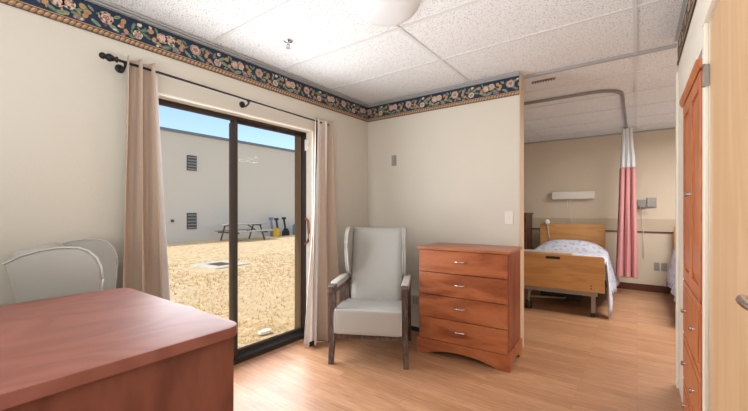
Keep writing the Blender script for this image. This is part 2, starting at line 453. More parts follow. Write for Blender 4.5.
border('trim_5', 'floral rose wallpaper border on navy ground on the back wall', (XW, YB, 0), (1,0,0), (0,-1,0), XE-XW-0.006, ZB, phase=0.0)
border('trim_6', 'floral rose wallpaper border on navy ground above the wardrobe', (XR, YV, 0), (0,1,0), (-1,0,0), 3.395-YV, ZB, phase=0.2)

# ------------------------------------------------------------------ patio door
X0 = -2.80; XF = -2.665
bm = bmesh.new()
box(bm, X0, XF, DY0+.001, DY0+0.05, 0.0, DZ-.002)
box(bm, -2.735, XF-0.005, DY1-0.014, DY1-.001, 0.0, DZ-.002)
box(bm, X0, XF-0.01, DY0, DY1, DZ-0.022, DZ-.001)
box(bm, X0, XF+0.01, DY0, DY1, -0.02, 0.045, 0.004)
win = struct('window_1', bm, M['bronze'], 'dark bronze sliding patio door with two glass panels', cat='patio door')
for (a, b, x, wa, wb_) in ((DY0+0.05, 1.735, -2.705, 0.04, 0.03), (1.72, DY1-0.015, -2.755, 0.03, 0.006)):
    bm = bmesh.new()
    box(bm, x-0.02, x+0.02, a, a+wa, 0.045, DZ-0.022, 0.003)
    box(bm, x-0.02, x+0.02, b-wb_, b, 0.045, DZ-0.022, 0.001)
    box(bm, x-0.019, x+0.019, a, b, 0.045, 0.075); box(bm, x-0.019, x+0.019, a, b, DZ-0.045, DZ-0.022)
    fr = obj('sash', bm, M['sash'], win)
    obj('pane', BX(x-0.003, x+0.003, a+wa, b-wb_, 0.075, DZ-0.045), M['glass'], fr)
obj('outer_frame', BX(X0-0.03, -2.736, DY1-0.022, DY1-.001, 0.0, DZ-.002), M['sunlit_tan'], win)  # outer half of the bronze jamb, its sunlit look painted tan
obj('mullion_strip', BX(-2.795, -2.776, 1.722, 1.750, 0.05, DZ-0.05), M['sunlit_tan'], win)  # outer side of the mullion, painted the same sunlit tan
bm = bmesh.new(); tube(bm, [(-2.66, DY1-0.035, 0.93), (-2.625, DY1-0.03, 0.96), (-2.615, DY1-0.03, 1.05), (-2.625, DY1-0.03, 1.16), (-2.66, DY1-0.03, 1.19)], 0.012, 8)
obj('pull_handle', bm, M['copper'], win, 60)
bm = bmesh.new(); box(bm, -2.665, -2.635, DY1-0.04, DY1-0.012, 1.86, 1.97, 0.005); tube(bm, [(-2.64, DY1-0.026, 1.91), (-2.60, DY1-0.026, 1.93)], 0.008)
obj('latch', bm, M['trim'], win, 40)
# painted reveals of the opening
bm = bmesh.new()
box(bm, XF-0.02, XW-0.001, DY1-0.012, DY1-.0005, 0, DZ-0.001)
box(bm, XF-0.01, XW-0.001, DY0, DY1, DZ-0.012, DZ-.0005)
box(bm, XF, XW-0.001, DY0+.0005, DY0+0.012, 0, DZ-.001)
struct('trim_7', bm, M['trim'], 'white painted reveal around the patio door', cat='reveal')

# ------------------------------------------------------------------ curtain rod
zr0, zr1 = 2.163, 2.125
def rodp(y, dx=0): 
    return Vector((-2.485+dx, y, zr0+(zr1-zr0)*(y-0.72)/(2.44-0.72)))
rod = thing('curtain_rod', 'black iron curtain rod with twisted finial above the patio door', 'curtain rod', (0,0,0))
bm = bmesh.new(); tube(bm, [rodp(0.80), rodp(2.0), rodp(2.62)], [0.008, 0.0065, 0.0065], 10); obj('pole', bm, M['iron'], rod, 60)
def finial(y, s):
    bm = bmesh.new()
    prof = [(0.009,0),(0.017,0.004),(0.017,0.010),(0.011,0.018),(0.018,0.03),(0.024,0.045),(0.017,0.058),(0.012,0.064),(0.019,0.072),(0.017,0.085),(0.008,0.094),(0.001,0.096)]
    lathe(bm, [(r, -h*s) for r, h in prof], rodp(y), 14, 'Y')
    obj('finial', bm, M['iron'], rod, 50)
finial(0.815, 1)
for y in (0.85, 1.70, 2.58):
    bm = bmesh.new(); p = rodp(y)
    lathe(bm, [(0.026, XW), (0.026, XW+0.006), (0.012, XW+0.014)], (0, y, p.z-0.02), 14, 'X')
    tube(bm, [(XW+0.01, y, p.z-0.02), (XW+0.05, y, p.z-0.045), (XW+0.085, y, p.z-0.03), (-2.485+0.012, y, p.z-0.008)], 0.007)
    tube(bm, [(-2.485+0.014*math.cos(a), y, p.z+0.014*math.sin(a)) for a in [PI*1.0+PI*k/6 for k in range(7)]], 0.005, 6)
    obj('bracket', bm, M['iron'], rod, 50)

# ------------------------------------------------------------------ window curtains
def drape(name, mat, parent, path_top, path_bot, z0, z1, rows=26, thick=0.0, pw=1.3):
    """path_*: lists of (x,y) with the same length; cloth between them; smoothly interpolated"""
    bm = bmesh.new(); n = len(path_top); grid = []
    for j in range(rows+1):
        t = j/rows; z = z1(0) if callable(z1) else z1
        row = []
        for i in range(n):
            tt = t**pw
            x = path_top[i][0]*(1-tt)+path_bot[i][0]*tt; y = path_top[i][1]*(1-tt)+path_bot[i][1]*tt
            zt = z1(i/(n-1)) if callable(z1) else z1; zb = z0(i/(n-1)) if callable(z0) else z0
            x += 0.004*math.sin(5*t+i*0.7); y += 0.003*math.sin(7*t+i*0.9)
            row.append(bm.verts.new((x, y, zt*(1-t)+zb*t)))
        grid.append(row)
    for j in range(rows):
        for i in range(n-1):
            f = bm.faces.new((grid[j][i], grid[j][i+1], grid[j+1][i+1], grid[j+1][i])); f.smooth = True
    o = obj(name, bm, mat, parent)
    for p in o.data.polygons: p.use_smooth = True
    md = o.modifiers.new('solid', 'SOLIDIFY'); md.thickness = 0.003; md.offset = 0
    md = o.modifiers.new('sub', 'SUBSURF'); md.levels = 1; md.render_levels = 1
    return o
def wave(x, y0, y1, amp, folds, n=48, ph=0.0, dx=0.0, taper=0):
    pts = []
    for i in range(n):
        s = i/(n-1)
        a = 2*PI*folds*s+ph
        xx = x+dx*s + amp*math.sin(a)+amp*0.25*math.sin(2*a+1)
        yy = y0+(y1-y0)*s + 0.25*(y1-y0)/max(folds,1)*math.cos(a)*0.6
        pts.append((xx, yy))
    return pts
cl = thing('window_curtain', 'tan grommet curtain gathered at the left side of the patio door, beside the desk', 'curtain', (0,0,0))
drape('panel', M['curtain'], cl, wave(-2.488, 0.850, 1.030, 0.036, 2.5, 72, 0.8), wave(-2.508, 0.80, 1.135, 0.045, 2.5, 72, 0.8), 0.02, lambda s: 2.20)
drape('lining', M['lining'], cl, [(-2.505+.002*i, 1.012+0.003*i) for i in range(8)], [(-2.525+0.008*i, 1.105+0.007*i) for i in range(8)], 0.02, 2.19)
cr_ = thing('window_curtain', 'tan grommet curtain hanging at the right side of the patio door, beside the armchair', 'curtain', (0,0,0))
drape('panel', M['curtain'], cr_, wave(-2.485, 2.43, 2.67, 0.024, 2, 56, 2.2), wave(-2.42, 2.31, 2.70, 0.060, 2, 56, 2.2), 0.015, 2.165)
drape('lining', M['lining'], cr_, wave(-2.475, 2.44, 2.56, 0.014, 1.0, 24, 1.0), wave(-2.425, 2.27, 2.47, 0.045, 1.5, 24, 4.0), 0.012, 2.15)
bm = BX(-2.388, -2.384, 2.262, 2.318, 0.03, 0.075); obj('hem_tag', bm, M['black'], cr_)

# ------------------------------------------------------------------ wing armchairs
def make_chair(label, loc, rz):
    t = thing('wing_armchair', label, 'armchair', loc, rz, 'high back wing armchairs')
    W = 0.298                      # post centre
    for s in (-1, 1):
        bm = bmesh.new()
        vs = []
        for z, hw, dy in ((0, 0.019, -0.012), (0.3, 0.024, 0.0), (0.60, 0.024, 0.004)):
            vs.append([bm.verts.new((s*(W+(0.012 if z == 0 else 0))+a*hw, dy+b*hw, z)) for a, b in ((-1,-1),(1,-1),(1,1),(-1,1))])
        for i in range(2):
            for k in range(4): bm.faces.new((vs[i][k], vs[i][(k+1)%4], vs[i+1][(k+1)%4], vs[i+1][k]))
        bm.faces.new(vs[0][::-1]); bm.faces.new(vs[-1])
        obj('leg', bm, M['weathered'], t)
        bm = bmesh.new(); vs = []
        for z, dy in ((0, 0.63), (0.25, 0.56), (0.45, 0.535), (0.62, 0.56)):
            vs.append([bm.verts.new((s*W+a*0.020, dy+b*0.024, z)) for a, b in ((-1,-1),(1,-1),(1,1),(-1,1))])
        for i in range(3):
            for k in range(4): bm.faces.new((vs[i][k], vs[i][(k+1)%4], vs[i+1][(k+1)%4], vs[i+1][k]))
        bm.faces.new(vs[0][::-1]); bm.faces.new(vs[-1])
        obj('leg', bm, M['weathered'], t)
        bm = bmesh.new()
        prism(bm, [(-0.045, 0.59), (0.50, 0.575), (0.58, 0.585), (0.58, 0.62), (0.10, 0.625), (0.03, 0.655), (-0.03, 0.655), (-0.05, 0.64)], s*W-0.027, s*W+0.027, 'X', 0.004)
        arm = obj('armrest', bm, M['weathered'], t, 40)
        bm = bmesh.new()
        prism(bm, [(0.035, 0.618), (0.52, 0.612), (0.52, 0.655), (0.40, 0.665), (0.06, 0.668), (0.035, 0.655)], s*W-0.031, s*W+0.031, 'X', 0.010)
        obj('arm_pad', bm, M['vinyl_warm'], arm, 50)
    bm = bmesh.new()
    box(bm, -W+0.02, W-0.02, -0.012, 0.02, 0.215, 0.252, 0.003)
    box(bm, -W+0.02, W-0.02, 0.53, 0.56, 0.215, 0.252, 0.003)
    for s in (-1, 1): box(bm, s*W-0.012, s*W+0.012, 0.02, 0.54, 0.215, 0.252, 0.003)
    obj('seat_frame', bm, M['weathered'], t)
    # seat cushion (rounded, slightly crowned)
    bm = bmesh.new()
    nx, ny = 14, 12
    def seatz(u, v):      # u,v in -1..1
        return 0.46+0.012*(1-u*u)+(-0.03 if v > 0 else 0)*v
    box(bm, -0.280, 0.280, -0.045, 0.50, 0.252, 0.452, 0.022)
    for v in bm.verts:
        if v.co.z > 0.40:
            u = v.co.x/0.28; w = (v.co.y-0.235)/0.265
            v.co.z += 0.012-0.035*max(0, w)
    seat = obj('seat', bm, M['vinyl'], t, 80)
    md = seat.modifiers.new('s', 'SUBSURF'); md.levels = 1; md.render_levels = 2
    bm = bmesh.new()
    tube(bm, [(x, -0.036, 0.262) for x in (-0.25, -0.1, 0.1, 0.25)], 0.004, 6)
    for s in (-1, 1):
        tube(bm, [(s*0.274, -0.039, 0.265), (s*0.275, -0.040, 0.36), (s*0.274, -0.037, 0.44), (s*0.270, -0.01, 0.461), (s*0.268, 0.2, 0.455), (s*0.268, 0.45, 0.425)], 0.004, 6)
    obj('piping', bm, M['piping'], seat, 60)
    # back cushion
    bm = bmesh.new()
    prof = [(0.440, 0.40), (0.437, 0.50), (0.455, 0.62), (0.49, 0.78), (0.525, 0.93), (0.555, 1.04), (0.578, 1.088),
            (0.61, 1.10), (0.645, 1.092), (0.662, 1.06), (0.635, 0.92), (0.60, 0.76), (0.565, 0.60), (0.54, 0.45), (0.52, 0.38)]
    secs = []
    for x, k in ((-0.243, 0.45), (-0.232, 0.12), (-0.18, 0.02), (0, 0), (0.18, 0.02), (0.232, 0.12), (0.243, 0.45)):
        cy, cz = 0.56, 0.74
        row = []
        for (y, z) in prof:
            sag = 0.0
            row.append(bm.verts.new((x, y+(0.05+0.07*(z-0.38)+0.43+0.1-y+0.0)*k*0.35, z-(z-cz)*0.03*k)))
        secs.append(row)
    for i in range(len(secs)-1):
        for k in range(len(prof)):
            bm.faces.new((secs[i][k], secs[i][(k+1) % len(prof)], secs[i+1][(k+1) % len(prof)], secs[i+1][k]))
    bm.faces.new(secs[0][::-1]); bm.faces.new(secs[-1])
    back = obj('backrest', bm, M['vinyl'], t, 70)
    # wings
    for s in (-1, 1):
        poly = [(0.47, 0.66), (0.40, 0.70), (0.365, 0.78), (0.350, 0.88), (0.345, 0.96), (0.350, 1.01), (0.366, 1.055), (0.395, 1.088), (0.43, 1.104),
                (0.49, 1.108), (0.56, 1.098), (0.62, 1.078), (0.668, 1.05), (0.635, 0.92), (0.60, 0.76), (0.565, 0.64)]
        bm = bmesh.new(); prism(bm, poly, s*0.240, s*0.264, 'X', 0.008)
        for v in bm.verts:                      # wings flare outwards towards the front
            v.co.x += s*max(0, 0.55-v.co.y)*0.07
        w = obj('wing', bm, M['vinyl'], t, 40)
        bm = bmesh.new()
        for off in (0.241, 0.264):
            tube(bm, [(s*(off+max(0, 0.55-y)*0.07), y, z) for y, z in poly[:13]], 0.004, 6)
        obj('piping', bm, M['piping'], w, 60)
    return t
chA = make_chair('pale grey vinyl wing armchair with brown wooden legs standing beside the chest of drawers', (-1.77, 2.33, 0), math.atan2(0.461, 0.887))
chB = make_chair('pale grey vinyl wing armchair mostly hidden behind the desk', (-2.040, 0.998, 0), R(180-24))

# ------------------------------------------------------------------ chest of drawers
ch = thing('chest_of_drawers', 'cherry wood chest with four drawers standing against the back wall', 'chest of drawers', (-1.20, 2.855, 0), R(2.8))
hw = 0.385; D = 0.475
def arch_poly(w, h, foot, rise):
    p = [(-w, 0), (-w+foot, 0)]
    for k in range(1, 12):
        s = k/12; x = -w+foot+(2*w-2*foot)*s; p.append((x, rise*math.sin(PI*s)**0.7))
    p += [(w-foot, 0), (w, 0), (w, h), (-w, h)]
    return p
bm = bmesh.new(); prism(bm, arch_poly(0.402, 0.128, 0.09, 0.055), 0.0, 0.022, 'Y')
for s in (-1, 1):
    ap = [(0.022, 0), (0.10, 0)]+[(0.10+(D-0.20)*k/10, 0.05*math.sin(PI*k/10)**0.6) for k in range(1, 10)]+[(D-0.10, 0), (D, 0), (D, 0.128), (0.022, 0.128)]
    prism(bm, ap, s*0.402-(0.022 if s > 0 else 0), s*0.402+(0.022 if s < 0 else 0), 'X')
obj('plinth', bm, M['cherry_h'], ch)
bm = bmesh.new()
for s in (-1, 1): box(bm, s*0.376-0.009, s*0.376+0.009, 0.028, D, 0.10, 0.92)
box(bm, -0.367, 0.367, D-0.01, D, 0.10, 0.92); box(bm, -0.367, 0.367, 0.03, D-.01, 0.10, 0.118)
obj('carcass', bm, M['cherry_v'], ch)
bm = bmesh.new(); box(bm, -0.402, 0.402, -0.005, D+0.01, 0.92, 0.943, 0.004); obj('top', bm, M['cherry_h'], ch)
zs = [0.128, 0.325, 0.523, 0.722, 0.919]
for i in range(4):
    bm = BX(-0.382, 0.382, 0.008, 0.027, zs[i]+0.003, zs[i+1]-0.003, 0.0015)
    box(bm, -0.36, 0.36, 0.028, 0.40, zs[i]+0.02, zs[i+1]-0.03)
    d = obj('drawer', bm, M['cherry_h'], ch)
    zc = (zs[i]+zs[i+1])/2+0.012
    bm = bmesh.new()
    tube(bm, [(-0.048, 0.009, zc), (-0.046, -0.012, zc), (-0.03, -0.021, zc-0.001), (0, -0.024, zc-0.002), (0.03, -0.021, zc-0.001), (0.046, -0.012, zc), (0.048, 0.009, zc)], [0.007, 0.006, 0.005, 0.0055, 0.005, 0.006, 0.007], 8)
    obj('handle', bm, M['chrome'], d, 60)

# ------------------------------------------------------------------ desk
dk = thing('desk', 'reddish cherry desk with rounded top corners and plain end panel in the foreground', 'desk', (0,0,0))
zt = 0.925; dx0, dx1, dy1, dy0 = -1.846, -0.958, 0.637, -0.75
def rrect(x0, x1, y0, y1, r, seg=6):
    p = []
    for cx, cy, a0 in ((x1-r, y1-r, 0), (x0+r, y1-r, 90), (x0+r, y0+r, 180), (x1-r, y0+r, 270)):
        for k in range(seg+1):
            a = R(a0+90*k/seg); p.append((cx+r*math.cos(a), cy+r*math.sin(a)))
    return p
bm = bmesh.new(); prism(bm, rrect(dx0, dx1, dy0, dy1, 0.045), zt-0.03, zt, 'Z', 0.003); obj('desktop', bm, M['desk_top'], dk, 40)
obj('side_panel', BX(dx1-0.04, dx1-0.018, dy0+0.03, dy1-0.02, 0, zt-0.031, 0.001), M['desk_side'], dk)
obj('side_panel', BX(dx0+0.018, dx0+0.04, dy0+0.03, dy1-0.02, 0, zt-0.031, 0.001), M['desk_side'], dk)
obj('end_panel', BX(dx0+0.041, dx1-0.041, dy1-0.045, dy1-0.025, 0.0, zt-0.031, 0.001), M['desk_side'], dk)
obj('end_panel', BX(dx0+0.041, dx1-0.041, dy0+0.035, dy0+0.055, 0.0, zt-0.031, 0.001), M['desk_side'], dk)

# ------------------------------------------------------------------ radiator behind the chair and chest
ht = thing('baseboard_heater', 'cream enamelled convector heater low on the back wall behind the armchair', 'heater', (0,0,0))
bm = bmesh.new(); prism(bm, [(YB, 0.05), (YB-0.10, 0.05), (YB-0.10, 0.38), (YB-0.07, 0.415), (YB, 0.415)], XW+0.02, -0.93, 'X'); obj('cover', bm, M['heater'], ht)
bm = bmesh.new()
x = XW+0.10
while x < -1.0:
    for k in range(5): box(bm, x+k*0.018, x+k*0.018+0.009, YB-0.1015, YB-0.1, 0.285, 0.365)
    x += 0.115
obj('grille', bm, M['grey_plastic'], ht)
obj('kick', BX(XW+0.02, -0.93, YB-0.095, YB, 0.0, 0.049), M['black'], ht)

# ------------------------------------------------------------------ wall plates
def plate(name, label, cat, x, y, z, w, h, mat, toggles):
    t = thing(name, label, cat, (x, y, z))
    obj('plate', BX(-w/2, w/2, -0.006, 0, -h/2, h/2, 0.002), mat, t)
    for (zz, a, b) in toggles:
        obj('toggle' if 'switch' in name else 'socket', BX(-a/2, a/2, -0.010, -0.006, zz-b/2, zz+b/2, 0.001), M['grey_plastic'] if 'outlet' in name or 'thermo' in name else M['white_plastic'], t)
    return t
plate('light_switch', 'cream light switch plate above the right side of the chest of drawers', 'light switch', -0.945, YB, 1.20, 0.075, 0.118, M['white_plastic'], [(0, 0.012, 0.026)])
plate('thermostat', 'small grey wall plate high above the armchair', 'wall plate', -2.20, YB, 1.825, 0.062, 0.12, M['grey_plastic'], [(0.0, 0.03, 0.05)])
plate('power_outlet', 'left one of two pale socket plates low on the far wall', 'outlet', 0.245, YF, 0.395, 0.07, 0.125, M['grey_plastic'], [(0.025, 0.03, 0.03), (-0.025, 0.03, 0.03)])
plate('power_outlet', 'right one of two pale socket plates low on the far wall', 'outlet', 0.335, YF, 0.395, 0.07, 0.125, M['grey_plastic'], [(0.025, 0.03, 0.03), (-0.025, 0.03, 0.03)])

# ------------------------------------------------------------------ ceiling light and sprinklers
cl_ = thing('ceiling_light', 'round frosted white dome lamp on the ceiling', 'ceiling light', (-1.15, 1.69, H))
bm = bmesh.new(); lathe(bm, [(0.165, 0), (0.172, -0.012), (0.168, -0.03)], seg=40); obj('base', bm, M['steel'], cl_, 40)
bm = bmesh.new(); lathe(bm, [(0.183, -0.022), (0.19, -0.035), (0.19, -0.06), (0.182, -0.085), (0.165, -0.107), (0.13, -0.133), (0.08, -0.146), (0.03, -0.15), (0.004, -0.15)], seg=48); obj('dome', bm, M['dome'], cl_, 60)
sp = thing('ceiling_sprinkler', 'small chrome sprinkler head on the ceiling near the floral border', 'sprinkler', (-2.07, 1.75, H+0.001))
bm = bmesh.new(); lathe(bm, [(0.034, 0), (0.034, -0.004), (0.018, -0.010), (0.010, -0.012), (0.010, -0.028)], seg=18); obj('escutcheon', bm, M['chrome'], sp, 40)
bm = bmesh.new()
for s in (-1, 1): tube(bm, [(s*0.008, 0, -0.026), (s*0.016, 0, -0.036), (s*0.012, 0, -0.048), (0, 0, -0.054)], 0.003, 6)
lathe(bm, [(0.018, -0.054), (0.018, -0.056)], seg=14); obj('deflector', bm, M['steel'], sp)

# ------------------------------------------------------------------ bed room: curtain track, privacy curtain
tr = [(-2.5, 4.37), (-1.4, 4.37), (-0.42, 4.37)]
for k in range(1, 8):
    a = -PI/2+(PI/2)*k/8; tr.append((-0.385+0.26*math.cos(a), 4.63+0.26*math.sin(a)))
tr += [(-0.125, 4.66), (-0.125, 5.6), (-0.125, 6.9)]
bm = bmesh.new()
prev = None
for (x, y), (x2, y2) in zip(tr[:-1], tr[1:]):
    d = Vector((x2-x, y2-y, 0)); L = d.length; a = math.atan2(d.y, d.x)
    box(bm, 0, L+0.002, -0.014, 0.014, -0.03, -0.002, mat=Matrix.Translation((x, y, H)) @ Matrix.Rotation(a, 4, 'Z'))
tag(obj('curtain_track', bm, M['steel']), 'curved grey curtain track fixed to the bed room ceiling', 'curtain track')
pc = thing('privacy_curtain', 'pink privacy curtain with white mesh top bunched near the far wall', 'curtain', (0,0,0))
def bunch(cx, cy, w, d, folds, n=60, ph=0):
    pts = []
    for i in range(n):
        s = i/(n-1)
        pts.append((cx-w/2+w*s + 0.012*math.cos(2*PI*folds*s+ph), cy+d*math.sin(2*PI*folds*s+ph)))
    return pts
drape('mesh_top', M['sheer'], pc, bunch(-0.125, 6.5, 0.12, 0.025, 3), bunch(-0.125, 6.5, 0.19, 0.035, 3), 1.90, H-0.035, 10, pw=1)
drape('cloth', M['pink'], pc, bunch(-0.125, 6.5, 0.20, 0.04, 3), bunch(-0.135, 6.5, 0.27, 0.055, 3), 0.27, 1.898, 20, pw=1)

bm = bmesh.new(); box(bm, -0.14, 0.14, -0.012, 0.012, -0.012, 0.001)
cv = thing('ceiling_air_slot', 'short dark slotted strip on the ceiling just past the end of the partition wall', 'air slot', (-0.72, 3.72, H)); cv.scale = (0.75, 0.75, 0.6)
obj('rail', bm, M['steel'], cv)
bm = bmesh.new()
for k in range(9): box(bm, -0.135+k*0.031, -0.123+k*0.031, -0.02, 0.02, -0.03, -0.0121)
obj('fins', bm, M['benchleg'], cv)
# over bed light
ol = thing('wall_lamp', 'long white box lamp on the far wall above the bed headboard', 'wall lamp', (-0.885, YF, 1.46))
bm = BX(-0.32, 0.32, -0.12, 0, 0.0, 0.125, 0.006); obj('housing', bm, M['white_plastic'], ol)
obj('diffuser', BX(-0.30, 0.30, -0.10, -0.01, -0.006, 0.0), M['dome'], ol)
bm = bmesh.new(); tube(bm, [(-0.08, -0.10, 0), (-0.08, -0.10, -0.16)], 0.003, 5); tube(bm, [(-0.04, -0.10, 0), (-0.03, -0.09, -0.30), (0.02, -0.04, -0.52)], 0.003, 5)
obj('pull_cord', bm, M['white_plastic'], ol)
# wall device right of curtain
wb = thing('wall_bracket', 'grey swing bracket with a small device beside the pink curtain', 'bracket', (0.06, YF, 1.36))
obj('mount', BX(-0.05, 0.05, -0.03, 0, -0.07, 0.07, 0.004), M['grey_plastic'], wb)
bm = bmesh.new(); tube(bm, [(-0.02, -0.02, -0.05), (0.02, -0.14, -0.06), (0.14, -0.16, -0.045)], 0.010, 8); lathe(bm, [(0.02, -0.08), (0.02, -0.03)], (-0.02, -0.06, 0), 12); obj('arm', bm, M['steel'], wb, 50)
bm = bmesh.new(); tube(bm, [(0.0, -0.03, -0.07), (0.02, -0.025, -0.5), (0.03, -0.03, -0.85)], 0.004, 6); obj('cord', bm, M['white_plastic'], wb)
tag(obj('junction_box', BX(0.125, 0.245, YF-0.03, YF, 1.31, 1.46, 0.003), M['steel']), 'square grey metal box on the far wall right of the pink curtain', 'electrical box')

# tall dark chest by the far wall
dc = thing('dark_chest', 'dark brown chest with drawers in the corner behind the hospital bed', 'chest of drawers', (-1.93, 6.70, 0))
obj('carcass', BX(-0.40, 0.40, -0.22, 0.235, 0.0, 1.19, 0.004), M['dark_furn'], dc)
obj('top', BX(-0.42, 0.42, -0.24, 0.238, 1.191, 1.22, 0.004), M['dark_furn'], dc)
for k in range(4):
    d = obj('drawer', BX(-0.37, 0.37, -0.236, -0.221, 0.1+k*0.27, 0.345+k*0.27, 0.003), M['dark_furn'], dc)
    for s in (-0.2, 0.2):
        bm = bmesh.new(); lathe(bm, [(0.008, -0.237), (0.016, -0.25), (0.012, -0.258)], (s, 0, 0.22+k*0.27), 10, 'Y'); obj('knob', bm, M['steel'], d)

# ------------------------------------------------------------------ hospital bed
bd = thing('hospital_bed', 'hospital bed with oak head and foot boards on a grey wheeled frame', 'bed', (-0.79, 4.90, 0), R(3))
def board(name, y0, y1, w, z0, z1):
    bm = bmesh.new()
    p = [(-w, z0), (w, z0)]
    for cx, a0 in ((w-0.03, 0), (-w+0.03, 90)):
        for k in range(5): a = R(a0+90*k/4); p.append((cx+0.03*math.cos(a), z1-0.03+0.03*math.sin(a)))
    prism(bm, p, y0, y1, 'Y', 0.003)
    return obj(name, bm, M['oak_bed'], bd)
fb = board('footboard', -0.02, 0.012, 0.49, 0.302, 0.722)
board('headboard', 1.93, 1.965, 0.48, 0.35, 1.035)
obj('grip_slot', BX(-0.13, 0.03, -0.0225, -0.0205, 0.665, 0.697, 0.0005), M['black'], fb)
for x, z in ((0.355, 0.375), (0.355, 0.345)):
    bm = bmesh.new(); lathe(bm, [(0.008, -0.0225), (0.008, -0.0205)], (x, 0, z), 10, 'Y'); obj('screw', bm, M['black'], fb)
obj('sticker', BX(-0.44, -0.405, -0.0225, -0.0205, 0.625, 0.640), M['green'], fb)
obj('sticker', BX(0.40, 0.435, -0.0225, -0.0205, 0.325, 0.335), M['green'], fb)
bm = bmesh.new()
box(bm, -0.47, 0.42, 0.02, 0.06, 0.245, 0.30, 0.004)
box(bm, -0.44, -0.40, 0.06, 1.90, 0.30, 0.35, 0.004); box(bm, 0.38, 0.42, 0.06, 1.90, 0.30, 0.35, 0.004)
box(bm, -0.44, 0.42, 1.86, 1.90, 0.25, 0.30, 0.004); box(bm, -0.40, 0.38, 0.9, 0.94, 0.28, 0.33)
tube(bm, [(-0.36, 0.08, 0.15), (0.05, 0.3, 0.13), (0.1, 0.9, 0.14)], 0.014, 8)
for x in (-0.22, 0.0, 0.2): lathe(bm, [(0.012, 0.012), (0.012, 0.02)], (x, 0, 0.272), 10, 'Y')
obj('frame', bm, M['steel'], bd)
for x, y in ((-0.34, 0.06), (-0.34, 1.84)):
    bm = bmesh.new(); tube(bm, [(x+0.05, y, 0.27), (x+0.01, y, 0.22), (x-0.005, y, 0.13), (x, y-0.01, 0.09)], [0.02, 0.02, 0.018, 0.016], 10)
    l = obj('leg', bm, M['steel'], bd, 50)
    bm = bmesh.new()
    for dx in (-0.026, 0.026): lathe(bm, [(0.012, dx-0.012), (0.05, dx-0.010), (0.052, dx), (0.05, dx+0.010), (0.012, dx+0.012)], (x, y-0.02, 0.052), 18, 'X')
    obj('caster', bm, M['black'], l, 40)
for x, y in ((0.375, 0.05), (0.375, 1.84)):
    bm = bmesh.new(); box(bm, x-0.022, x+0.022, y-0.02, y+0.02, 0.05, 0.262, 0.003); l = obj('leg', bm, M['steel'], bd)
    obj('caster', BX(x-0.026, x+0.026, y-0.03, y+0.03, 0.0, 0.049, 0.01), M['black'], l)
bm = bmesh.new(); box(bm, -0.25, 0.25, 0.35, 0.75, 0.09, 0.28, 0.02); obj('motor_housing', bm, M['black'], bd)
mt = obj('mattress', BX(-0.46, 0.46, 0.05, 1.90, 0.36, 0.63, 0.04), M['sheet'], bd, 50)
tag(obj('pillow_on_bed', None or (lambda b: (box(b, -0.30, 0.30, -0.17, 0.17, 0, 0.085, 0.04), b)[1])(bmesh.new()), M['sheet'], None, 60), 'plump pillow under the blue floral bedspread at the bed head', 'pillow')
bpy.data.objects['pillow_on_bed'].name = 'pillow'
pl = bpy.data.objects['pillow']; pl.location = (-0.88, 6.56, 0.634); pl.rotation_euler = (0, 0, R(3))
# bedspread
bm = bmesh.new(); NXs, NYs = 44, 40; g = []
Mb = Matrix.Translation((-0.79, 4.90, 0)) @ Matrix.Rotation(R(3), 4, 'Z')
for j in range(NYs+1):
    v = j/NYs; y = 0.07+v*1.80; row = []
    for i in range(NXs+1):
        s = i/NXs*2-1               # -1 left hem .. 1 right hem
        top = 0.645+0.125*max(0, min(1, (y-1.30)/0.25))*max(0, 1-(abs(s)/0.62)**3) + 0.008*math.sin(9*y+3*s)*(1-abs(s))
        k = abs(s)
        if k < 0.60:
            x = s/0.60*0.475; z = top-0.02*(k/0.6)**4
        else:
            q = (k-0.60)/0.40; sg = 1 if s > 0 else -1
            flare = 0.02+q*(0.05+0.14*v**2*(1 if v < 0.8 else 1-(v-0.8)*1.5)) + 0.018*q*math.sin(v*22)
            hem = 0.16+0.10*math.sin(v*6+0.6)*0.5
            if sg > 0 and v < 0.10: hem = 0.16-(0.10-v)/0.10*0.12
            if sg < 0: hem = 0.40; flare = 0.015+0.02*q
            x = sg*(0.475+flare); z = (top-0.02)*(1-q)+hem*q
            if q < 0.12: z = top-0.02-q*0.15
        row.append(bm.verts.new(Mb @ Vector((x, y, z))))
    g.append(row)
for j in range(NYs):
    for i in range(NXs): bm.faces.new((g[j][i], g[j][i+1], g[j+1][i+1], g[j+1][i]))
q = obj('bedspread', bm, M['quilt'], None)
for p in q.data.polygons: p.use_smooth = True
md = q.modifiers.new('s', 'SOLIDIFY'); md.thickness = 0.01; md.offset = 1
tag(q, 'pale blue floral bedspread draped over the hospital bed nearest the dark chest', 'bedspread')
# white sheet corner hanging at the foot
bm = bmesh.new(); g = []
for j in range(13):
    t = j/12; row = []
    for i in range(7):
        s = i/6
        row.append(bm.verts.new(Mb @ Vector((0.505+0.03*t+0.012*math.sin(s*8+t*3), 0.03+s*(0.16-0.03*t)-0.03*t, 0.66-0.62*t-0.03*t*(1-s)))))
    g.append(row)
for j in range(12):
    for i in range(6): bm.faces.new((g[j][i], g[j][i+1], g[j+1][i+1], g[j+1][i]))
s_ = obj('bed_sheet', bm, M['sheet']); 
for p in s_.data.polygons: p.use_smooth = True
md = s_.modifiers.new('s', 'SOLIDIFY'); md.thickness = 0.004
tag(s_, 'pale sheet corner hanging to the floor beside the bed footboard', 'sheet')
fo = obj('folded_blanket', BX(-0.46, 0.16, 0.05, 0.22, 0.682, 0.742, 0.015), M['tbrown'], None, 60)
fo.matrix_world = Mb
fo.location = (-0.79, 4.90, 0); fo.rotation_euler = (0, 0, R(3))
tag(fo, 'folded tan blanket lying just behind the footboard', 'blanket')
